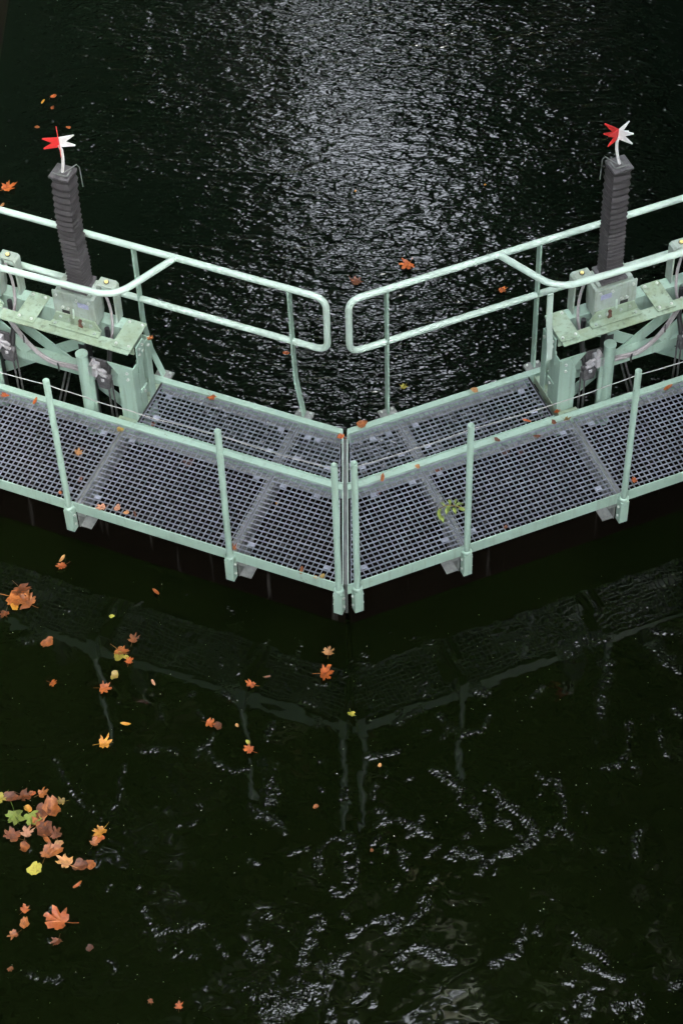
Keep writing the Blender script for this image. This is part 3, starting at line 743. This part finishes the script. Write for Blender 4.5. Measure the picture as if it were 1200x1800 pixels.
    for (pa, pb) in (((2.30, 1.02, -.05), (2.42, .84, -.7)), ((2.27, 1.02, -.05), (2.39, .84, -.7))):
        t = MB(); t.tube([W(sd, *pa), W(sd, *pb)], .007, 6); t.build('pipe', GREYMETAL, G)
    ga = 2.045 if L else 2.072
    if L:
        mk = dict(off=(.004, .005, .195), vanes=((188, RED), (8, WHITE), (101, RED), (281, RED)), tilt={})
    else:
        mk = dict(off=(-.020, .004, .195), vanes=((150, RED), (225, RED), (45, WHITE), (330, WHITE)), tilt={})
    lift_gear(sd, G, ga, rnd, mk, 1.735 if L else 1.715)
    lift_gear(sd, G, ga + .655, rnd, None, 1.72)
    return G
GATES = {s: build_gate(s) for s in (-1, 1)}

# ------------------------------------------------------------------ fallen leaves
LC = {'rust': ((0.26, 0.085, 0.022), (0.13, 0.042, 0.014)), 'salmon': ((0.50, 0.215, 0.06), (0.30, 0.10, 0.025)), 'orange': ((0.58, 0.20, 0.035), (0.40, 0.10, 0.02)),
      'yellow': ((0.66, 0.46, 0.06), (0.60, 0.28, 0.03)), 'lime': ((0.30, 0.38, 0.06), (0.42, 0.42, 0.08)), 'green': ((0.12, 0.24, 0.045), (0.22, 0.32, 0.07)),
      'olive': ((0.33, 0.31, 0.07), (0.24, 0.18, 0.05)), 'tan': ((0.58, 0.36, 0.17), (0.46, 0.25, 0.11)), 'pink': ((0.55, 0.36, 0.28), (0.45, 0.24, 0.17)), 'dark': ((0.10, 0.03, 0.012), (0.06, 0.02, 0.01))}
def leaf_mat(name, c1, c2):
    m = bpy.data.materials.new(name); m.use_nodes = True
    n = m.node_tree.nodes; l = m.node_tree.links; p = n['Principled BSDF']; p.inputs['Roughness'].default_value = 0.5
    tc = n.new('ShaderNodeTexCoord'); oi = n.new('ShaderNodeObjectInfo')
    ad = n.new('ShaderNodeVectorMath'); l.new(tc.outputs['Generated'], ad.inputs[0])
    cb = n.new('ShaderNodeCombineXYZ'); mu = n.new('ShaderNodeMath'); mu.operation = 'MULTIPLY'; mu.inputs[1].default_value = 37.0
    l.new(oi.outputs['Random'], mu.inputs[0]); l.new(mu.outputs[0], cb.inputs[0]); l.new(cb.outputs[0], ad.inputs[1])
    def noise(sc, det):
        t = n.new('ShaderNodeTexNoise'); t.inputs['Scale'].default_value = sc; t.inputs['Detail'].default_value = det; t.inputs['Roughness'].default_value = .65
        l.new(ad.outputs[0], t.inputs['Vector']); return t.outputs['Fac']
    r = n.new('ShaderNodeValToRGB'); e = r.color_ramp.elements
    e[0].position = .34; e[0].color = (*[k * .45 for k in c2], 1); e[1].position = .70; e[1].color = (*c1, 1)
    x = e.new(.50); x.color = (*c2, 1)
    l.new(noise(3.2, 5), r.inputs[0])
    hv = n.new('ShaderNodeHueSaturation'); l.new(r.outputs[0], hv.inputs['Color'])
    mr = n.new('ShaderNodeMapRange'); mr.inputs[3].default_value = .72; mr.inputs[4].default_value = 1.15; l.new(oi.outputs['Random'], mr.inputs[0]); l.new(mr.outputs[0], hv.inputs['Value'])
    # brown spots
    mx = n.new('ShaderNodeMix'); mx.data_type = 'RGBA'; rr = n.new('ShaderNodeMapRange'); rr.inputs[1].default_value = .62; rr.inputs[2].default_value = .72; rr.inputs[4].default_value = .7
    l.new(noise(11, 3), rr.inputs[0]); l.new(rr.outputs[0], mx.inputs[0]); l.new(hv.outputs[0], mx.inputs[6]); mx.inputs[7].default_value = (.07, .035, .015, 1)
    l.new(mx.outputs[2], p.inputs['Base Color'])
    b = n.new('ShaderNodeBump'); b.inputs['Strength'].default_value = .5; b.inputs['Distance'].default_value = .004
    l.new(noise(7, 4), b.inputs['Height']); l.new(b.outputs[0], p.inputs['Normal'])
    return m
LM = {k: leaf_mat('leaf_' + k, (c[0][0] * .78, c[0][1] * .66, c[0][2] * .5), (c[1][0] * .78, c[1][1] * .66, c[1][2] * .5)) for k, c in LC.items()}
ZN = [0]
def leaf(px, py, size, colour, label, z=None, shape='maple', group='fallen leaves floating on the water', name='fallen_leaf', rot=None, curl=None):
    """size in photograph pixels across"""
    h = random.Random(int(px * 31 + py * 17))
    if z is None: z = WF + .004
    ZN[0] += 1; p = at(px, py, z) + Vector((0, 0, (ZN[0] % 25) * .0011)); depth = (p - CAM).dot(fwd); s = size / FPX * depth * (1.6 if px < 126 and 1385 < py < 1545 else 1.42)
    rot = h.uniform(0, 6.28) if rot is None else R(rot)
    curl = h.uniform(.10, .34) if curl is None else curl
    if shape == 'maple':
        prof = []
        lob = [(0, .60), (46, .56), (96, .46)]
        half = [(0, .60), (9, .48), (14, .50), (21, .31), (34, .46), (46, .57), (53, .44), (60, .46), (70, .27), (84, .37), (97, .46), (106, .34), (124, .33), (146, .24), (168, .17)]
        prof = [(90 - a, r) for a, r in half] + [(90 + a, r) for a, r in reversed(half[1:])]
        wx = h.uniform(.72, 1.05); pts = [(math.cos(R(a + h.uniform(-4, 4))) * r * h.uniform(.80, 1.12) * wx, math.sin(R(a)) * r * h.uniform(.80, 1.12) + .06) for a, r in prof]
    elif shape == 'oval':
        ph = h.random() * 6; pts = [(math.cos(q) * .34 * (1 + .16 * math.sin(3 * q + ph)) * h.uniform(.82, 1.1), math.sin(q) * .46 * (1 + .1 * math.sin(2 * q + ph)) * h.uniform(.84, 1.1)) for q in (6.28318 * i / 22 for i in range(22))]
    else:                                       # sliver: a leaf lying on edge
        pts = [(math.cos(q) * .16, math.sin(q) * .5) for q in (6.28318 * i / 12 for i in range(12))]
    pts = [(x * h.uniform(.9, 1.1), y * h.uniform(.9, 1.1)) for x, y in pts]
    fold = curl * (2.2 if shape == 'sliver' else 1); tw = h.uniform(-.25, .25); tip = h.uniform(0, 1.1); aa_ = h.random() * 6.28; ax, ay = math.cos(aa_), math.sin(aa_)
    def shp(x, y):
        return Vector((x, y, fold * abs(x) * .7 + .9 * curl * y * y + tw * x * y + tip * max(0, x * ax + y * ay) ** 2))
    n = len(pts); vs = []; fs = []
    for k in (1.0, .66, .33):
        for (x, y) in pts: vs.append(shp(x * k, y * k) + Vector((0, 0, h.uniform(-.015, .02) * (1 if k == 1 else .6))))
    vs.append(Vector((0, 0, 0)))
    for r_ in range(2):
        for i in range(n): fs.append((r_ * n + i, r_ * n + (i + 1) % n, (r_ + 1) * n + (i + 1) % n, (r_ + 1) * n + i))
    for i in range(n): fs.append((2 * n + i, 2 * n + (i + 1) % n, 3 * n))
    if shape == 'maple' and size >= 12:         # stalk
        k = len(vs); st = [(0, -.10, .02), (.02, -.30, .05), (.06, -.5, .09)]
        for (x, y, zz) in st: vs += [Vector((x - .012, y, zz)), Vector((x + .012, y, zz)), Vector((x, y, zz + .02))]
        for i in range(2):
            for j in range(3): fs.append((k + i * 3 + j, k + i * 3 + (j + 1) % 3, k + i * 3 + 3 + (j + 1) % 3, k + i * 3 + 3 + j))
    zmin = min(v.z for v in vs)
    me = bpy.data.meshes.new(name); me.from_pydata([Vector((v.x * s, v.y * s, (v.z - zmin) * s)) for v in vs], [], fs)
    me.materials.append(LM[colour]); me.polygons.foreach_set('use_smooth', [True] * len(fs))
    o = bpy.data.objects.new(name, me); o.location = p; o.rotation_euler = (h.uniform(-.03, .03), h.uniform(-.03, .03), rot); COL.objects.link(o)
    tag(o, label, 'leaf', group); return o

FL = [  # px, py, size, colour, shape, label
 (35,1034,28,'rust','maple','rust brown leaf at the back of the upper left pile of floating leaves'),
 (22,1050,34,'salmon','maple','salmon star-shaped leaf in the middle of the upper left floating pile'),
 (53,1062,30,'salmon','maple','broad salmon leaf on the right of the upper left floating pile'),
 (26,1067,14,'yellow','oval','small yellow leaf against the upper left floating pile'),
 (10,1078,17,'rust','maple','dark rust leaf at the bottom of the upper left floating pile'),
 (110,984,14,'tan','sliver','folded beige leaf touching an orange one below the left stanchion'),
 (113,995,18,'orange','maple','orange leaf touching a folded beige one below the left stanchion'),
 (84,1131,20,'salmon','oval','lone oval salmon leaf below the upper left floating pile'),
 (197,1085,8,'lime','oval','tiny lime leaf alone below the left walkway'),
 (234,1129,19,'rust','maple','rust orange leaf just above the salmon and lime cluster'),
 (210,1146,28,'salmon','maple','pale salmon leaf in the cluster with lime leaves by the reflected rail'),
 (209,1157,17,'lime','oval','lime leaf lying against the pale salmon leaf in the small cluster'),
 (222,1158,9,'lime','oval','tiny lime leaf between the salmon leaf and an orange one'),
 (227,1167,15,'orange','maple','small orange leaf at the right of the salmon and lime cluster'),
 (202,1191,14,'olive','oval','olive yellow leaf below the salmon and lime cluster'),
 (180,1213,20,'orange','maple','orange leaf with yellow edge over the reflection of the left stanchion'),
 (92,1204,14,'orange','maple','small orange leaf alone left of the reflected left stanchion'),
 (275,1044,14,'orange','sliver','thin orange leaf on edge beneath the left walkway'),
 (270,1203,11,'pink','sliver','thin pink leaf on edge below the reflected left beam'),
 (180,1311,23,'yellow','maple','yellow green leaf with orange tip at the foot of the left reflection'),
 (222,1277,14,'yellow','sliver','slim yellow leaf beside the end of the left reflection'),
 (6,1404,20,'lime','maple','lime leaf cut by the left edge at the top of the big floating pile'),
 (21,1405,19,'rust','oval','dark rust leaf next to the edge lime leaf in the big floating pile'),
 (40,1402,22,'rust','maple','rust leaf at the top of the big floating pile'),
 (26,1430,30,'green','maple','large green leaf on the left of the big floating pile'),
 (54,1434,26,'green','maple','darker green leaf in the middle of the big floating pile'),
 (50,1422,12,'yellow','oval','small pale yellow leaf above the two green leaves'),
 (58,1395,9,'orange','oval','tiny orange leaf above the big floating pile'),
 (72,1397,17,'salmon','maple','small salmon leaf at the top right of the big floating pile'),
 (92,1420,28,'salmon','oval','broad brown salmon leaf at the right of the big floating pile'),
 (75,1430,24,'rust','oval','rust leaf tucked beside the darker green leaf'),
 (112,1410,13,'olive','maple','small olive leaf right of the big floating pile'),
 (66,1449,21,'salmon','maple','forked salmon leaf under the green leaves of the big pile'),
 (81,1460,28,'rust','oval','large rust leaf in the middle of the big floating pile'),
 (29,1474,27,'rust','maple','rust leaf at the lower left of the big floating pile'),
 (47,1470,20,'pink','maple','greyish pink leaf at the lower left of the big floating pile'),
 (44,1491,16,'salmon','oval','small salmon leaf below the greyish pink leaf'),
 (100,1472,21,'rust','maple','brown leaf on the right side of the big floating pile'),
 (105,1485,12,'tan','oval','small tan leaf on the right side of the big floating pile'),
 (84,1480,17,'salmon','sliver','narrow salmon leaf under the large rust leaf of the big pile'),
 (95,1499,24,'salmon','oval','rounded salmon leaf near the bottom of the big floating pile'),
 (82,1507,22,'salmon','maple','orange salmon leaf at the bottom of the big floating pile'),
 (181,1462,25,'yellow','maple','bright yellow leaf with orange spots right of the big floating pile'),
 (176,1477,15,'orange','oval','orange leaf between the bright yellow leaf and a salmon one'),
 (166,1487,17,'salmon','maple','salmon leaf below the bright yellow leaf'),
 (120,1522,27,'tan','maple','pointed tan yellow leaf at the left of the bottom row'),
 (142,1526,23,'rust','oval','rust leaf in the middle of the bottom row'),
 (160,1524,18,'salmon','oval','salmon leaf at the right end of the bottom row'),
 (62,1531,22,'lime','oval','lime leaf below the big floating pile'),
 (110,1620,43,'orange','maple','largest orange leaf, floating alone at the lower left'),
 (102,1653,18,'rust','maple','small rust leaf just below the largest orange leaf'),
 (42,1602,15,'orange','maple','orange leaf at the top of the trio near the lower left edge'),
 (44,1623,18,'salmon','oval','salmon leaf in the middle of the trio near the lower left edge'),
 (28,1642,18,'salmon','maple','salmon leaf at the bottom of the trio near the lower left edge'),
 (137,1557,14,'orange','sliver','thin orange leaf on edge above the largest orange leaf'),
 (17,1703,10,'rust','maple','tiny rust leaf near the lower left edge'),
 (264,1759,12,'rust','maple','tiny rust leaf at the bottom beside a brighter orange one'),
 (315,1773,14,'orange','maple','small bright orange leaf nearest the bottom edge'),
 (158,1668,13,'dark','oval','sunken dark red leaf right of the largest orange leaf'),
 (577,1151,18,'tan','maple','pale tan leaf below the meeting point of the gates'),
 (567,1186,25,'orange','maple','pointed orange leaf below the pale tan one'),
 (445,1207,17,'orange','maple','dark orange leaf left of the reflected middle'),
 (469,1193,11,'rust','sliver','small rust leaf right of the dark orange one'),
 (366,1273,17,'orange','maple','orange leaf at the left of a pair under the reflected left beam'),
 (384,1279,15,'rust','oval','rust leaf at the right of a pair under the reflected left beam'),
 (417,1278,7,'tan','oval','tiny tan leaf beside the reflected second left stanchion'),
 (441,1322,19,'orange','maple','orange leaf with a yellow corner over the second left reflection'),
 (436,1308,8,'lime','oval','tiny lime leaf over the second left reflection'),
 (617,1257,13,'lime','maple','lime leaf between the two reflected middle stanchions'),
 (555,1422,10,'salmon','oval','small salmon leaf alone left of the middle reflection'),
 (667,1349,7,'tan','oval','tiny tan leaf right of the middle reflection'),
 (919,964,7,'yellow','maple','tiny yellow leaf under the right walkway'),
 (653,1499,7,'rust','oval','tiny red leaf below the middle reflection'),
]
for px, py, sz, c, sh, lab in FL: leaf(px, py, sz, c, lab, None, sh)
BK = [
 (718,468,22,'orange','maple','orange leaf on the rippled water beyond the right railing'),
 (622,498,19,'rust','maple','rust orange leaf on the rippled water above the railing gap'),
 (879,511,15,'orange','maple','orange leaf seen through the bars of the right railing'),
 (710,682,11,'lime','maple','yellow green leaf on the water behind the right walkway'),
 (10,333,24,'orange','maple','large orange leaf on the far water at the left edge'),
 (5,361,7,'tan','oval','tiny tan leaf under the large orange one at the left edge'),
 (95,171,10,'orange','oval','orange leaf highest above the left marker'),
 (76,180,9,'yellow','sliver','thin yellow leaf above the left marker'),
 (91,192,7,'orange','maple','small orange leaf just under the thin yellow one'),
 (66,225,7,'orange','oval','small orange leaf left of the left marker'),
 (121,226,7,'orange','oval','tiny orange leaf right above the left marker'),
 (624,338,4,'yellow','oval','pale yellow speck of leaf on the middle of the far water'),
 (852,327,4,'yellow','oval','yellow speck of leaf on the right of the far water'),
]
for px, py, sz, c, sh, lab in BK: leaf(px, py, sz, c, lab, WR + .004, sh, 'fallen leaves floating on the far water')
DK = [  # z above the walkway: .003 grating, .014 beam, -.046 fallen through
 (12,697,15,'orange','maple',.003,'orange leaf on the left grating at the left edge'),
 (63,708,13,'orange','sliver',.003,'upright orange leaf on the left grating near the tall stanchion'),
 (212,758,11,'olive','oval',.014,'olive leaf on the middle beam of the left gate'),
 (136,800,13,'tan','maple',.003,'tan leaf alone in the middle of the outer left grating'),
 (107,870,7,'salmon','oval',.003,'small salmon leaf at the foot of the outer left stanchion'),
 (183,895,16,'pink','maple',.003,'wide pink leaf first in the row along the left front beam'),
 (207,897,12,'pink','oval',.003,'rounded pink leaf second in the row along the left front beam'),
 (223,905,9,'tan','oval',.003,'tan leaf third in the row along the left front beam'),
 (238,908,10,'rust','sliver',.003,'dark leaf last in the row along the left front beam'),
 (332,815,21,'dark','maple',-.046,'brown leaf lying under the bars of the left grating'),
 (142,848,9,'rust','oval',-.046,'rust leaf under the bars beside the left seam'),
 (372,702,14,'orange','maple',.012,'orange leaf on the rear edge of the upper left grating'),
 (270,751,8,'rust','oval',-.036,'rust leaf under the upper left grating near the frame foot'),
 (327,770,10,'rust','sliver',.003,'flat rust leaf beside the middle beam on the upper left grating'),
 (601,769,12,'orange','maple',.012,'orange leaf at the inner tip of the upper left grating'),
 (411,966,11,'salmon','maple',.003,'salmon leaf at the foot of the second left stanchion'),
 (530,1004,14,'salmon','sliver',.003,'upright salmon leaf on the inner left grating near the front beam'),
 (556,1016,7,'yellow','maple',.003,'small yellow leaf near the inner left stanchion'),
 (567,1014,9,'olive','oval',.003,'olive leaf by a clip near the inner left stanchion'),
 (486,886,9,'yellow','maple',-.046,'yellow leaf under the bars of the inner left grating'),
 (637,748,18,'salmon','oval',.014,'large salmon leaf on the inner end of the right rear beam'),
 (672,843,15,'salmon','sliver',.014,'long salmon leaf on the middle beam of the right gate'),
 (734,822,9,'tan','oval',.014,'small tan leaf on the middle beam of the right gate'),
 (663,870,10,'rust','oval',-.046,'rust leaf under the bars of the inner right grating'),
 (768,833,16,'rust','maple',-.046,'rust leaf under the bars at the back of the right seam'),
 (884,801,17,'dark','maple',-.046,'brown leaf under the middle right grating, the left one of two'),
 (912,796,15,'dark','maple',-.046,'brown leaf under the middle right grating, the right one of two'),
 (873,776,9,'rust','oval',.014,'dark rust leaf on the right middle beam right of a stanchion'),
 (925,743,11,'orange','sliver',.003,'upright orange leaf on the upper right grating'),
 (976,726,11,'orange','maple',.003,'orange leaf in the foot tray of the right frame'),
 (972,746,9,'rust','oval',.014,'flat rust leaf on the right middle beam next to an olive one'),
 (993,741,12,'olive','maple',.014,'olive yellow leaf on the right middle beam'),
 (943,771,9,'rust','oval',.003,'rust leaf at the back of the middle right grating'),
 (1172,686,15,'salmon','sliver',.014,'long salmon leaf on the right middle beam at the right edge'),
 (1115,851,12,'orange','maple',.003,'crumpled orange leaf at the foot of the outer right stanchion'),
 (888,931,7,'rust','oval',.003,'small rust leaf on the right front beam'),
 (833,691,12,'tan','oval',.014,'tan leaf on the rear beam of the right gate'),
 (265,602,10,'salmon','maple',.50,'salmon leaf caught on top of the left frame leg'),
 (503,621,9,'orange','oval',.56,'orange leaf caught on the left railing post'),
]
for px, py, sz, c, sh, z, lab in DK: leaf(px, py, sz, c, lab, z, sh, 'fallen leaves lying on the gates', curl=.3)

# leafy green twig on the right walkway
tw = empty('leafy_twig', at(792, 895, .004)); tag(tw, 'green leafy twig lying on the right grating beside a stanchion', 'twig')
t = MB(); P = [at(814, 893, .012), at(798, 889, .03), at(784, 888, .035), at(772, 894, .02), at(770, 908, .01)]
t.tube(P, [.004, .004, .003, .003, .002], 6); t.build('stem', LM['olive'], tw)
TWM = mat('twig_leaf', (0.20, 0.26, 0.04), 0.5, 0, 0.5, 25, (0.08, 0.12, 0.03))
for k, (px, py, ang, ln) in enumerate(((810,897,-25,.055),(804,889,20,.05),(797,897,-70,.05),(790,886,95,.05),(785,897,-95,.055),(779,889,140,.045),(773,899,-120,.05),(771,906,-80,.055),(776,912,-75,.05),(788,893,-100,.06),(800,884,70,.04))):
    c = at(px, py, .02 + .008 * (k % 3)); b = MB()
    d = Vector((math.cos(R(ang)), math.sin(R(ang)), -.15)).normalized(); n_ = Vector((-d.y, d.x, .25)).normalized()
    pts = []
    for i in range(7):
        f = i / 6; wd = .42 * ln * math.sin(math.pi * min(1, f * .92 + .06)) ** .8
        mid = c + d * ln * (f - .3) + Vector((0, 0, .012 * math.sin(3 * f)))
        pts.append((mid - n_ * wd * .5 + Vector((0, 0, .006)), mid, mid + n_ * wd * .5 + Vector((0, 0, .006))))
    vs = [q for p in pts for q in p]
    b.add(vs, [(i * 3 + j, i * 3 + j + 1, i * 3 + 4 + j, i * 3 + 3 + j) for i in range(6) for j in range(2)], 0, True)
    b.build('leaf', TWM, tw)

# ------------------------------------------------------------------ specks of foam and chaff drifting on both waters
FOAM = mat('foam', (0.55, 0.55, 0.52), 0.6)
rf = random.Random(5); b = MB()
def speck(p, s):
    n = rf.randint(5, 7); a0 = rf.random() * 6; e = rf.uniform(.4, 1)
    ro = rf.random() * 3.1
    ring = []
    for i in range(n):
        q = 6.28318 * i / n; x, y = math.cos(q) * s, math.sin(q) * s * e * rf.uniform(.7, 1.2)
        ring.append((x * math.cos(ro) - y * math.sin(ro), x * math.sin(ro) + y * math.cos(ro)))
    b.add([p + Vector((x, y, 0)) for x, y in ring] + [p + Vector((x * .6, y * .6, s * .5)) for x, y in ring],
          [tuple(range(n, 2 * n))] + [(i, (i + 1) % n, n + (i + 1) % n, n + i) for i in range(n)])
for k in range(420):
    px, py = rf.uniform(0, 1200), rf.uniform(930, 1800)
    p = at(px, py, WF + .002)
    u = abs(p.x) * CT + p.y * ST; v = abs(p.x) * ST - p.y * CT
    if VF - v > .15: continue
    speck(p, rf.choice((.0015, .0018, .002, .0025, .003)) * rf.uniform(.7, 1.1))
for k in range(150):
    p = at(rf.uniform(0, 1200), rf.uniform(0, 640), WR + .002)
    speck(p, rf.choice((.002, .0025, .003, .004)) * rf.uniform(.7, 1.1))
o = b.build('floating_specks', FOAM); o['kind'] = 'stuff'; tag(o, 'pale specks of foam and chaff scattered over the dark water', 'foam')
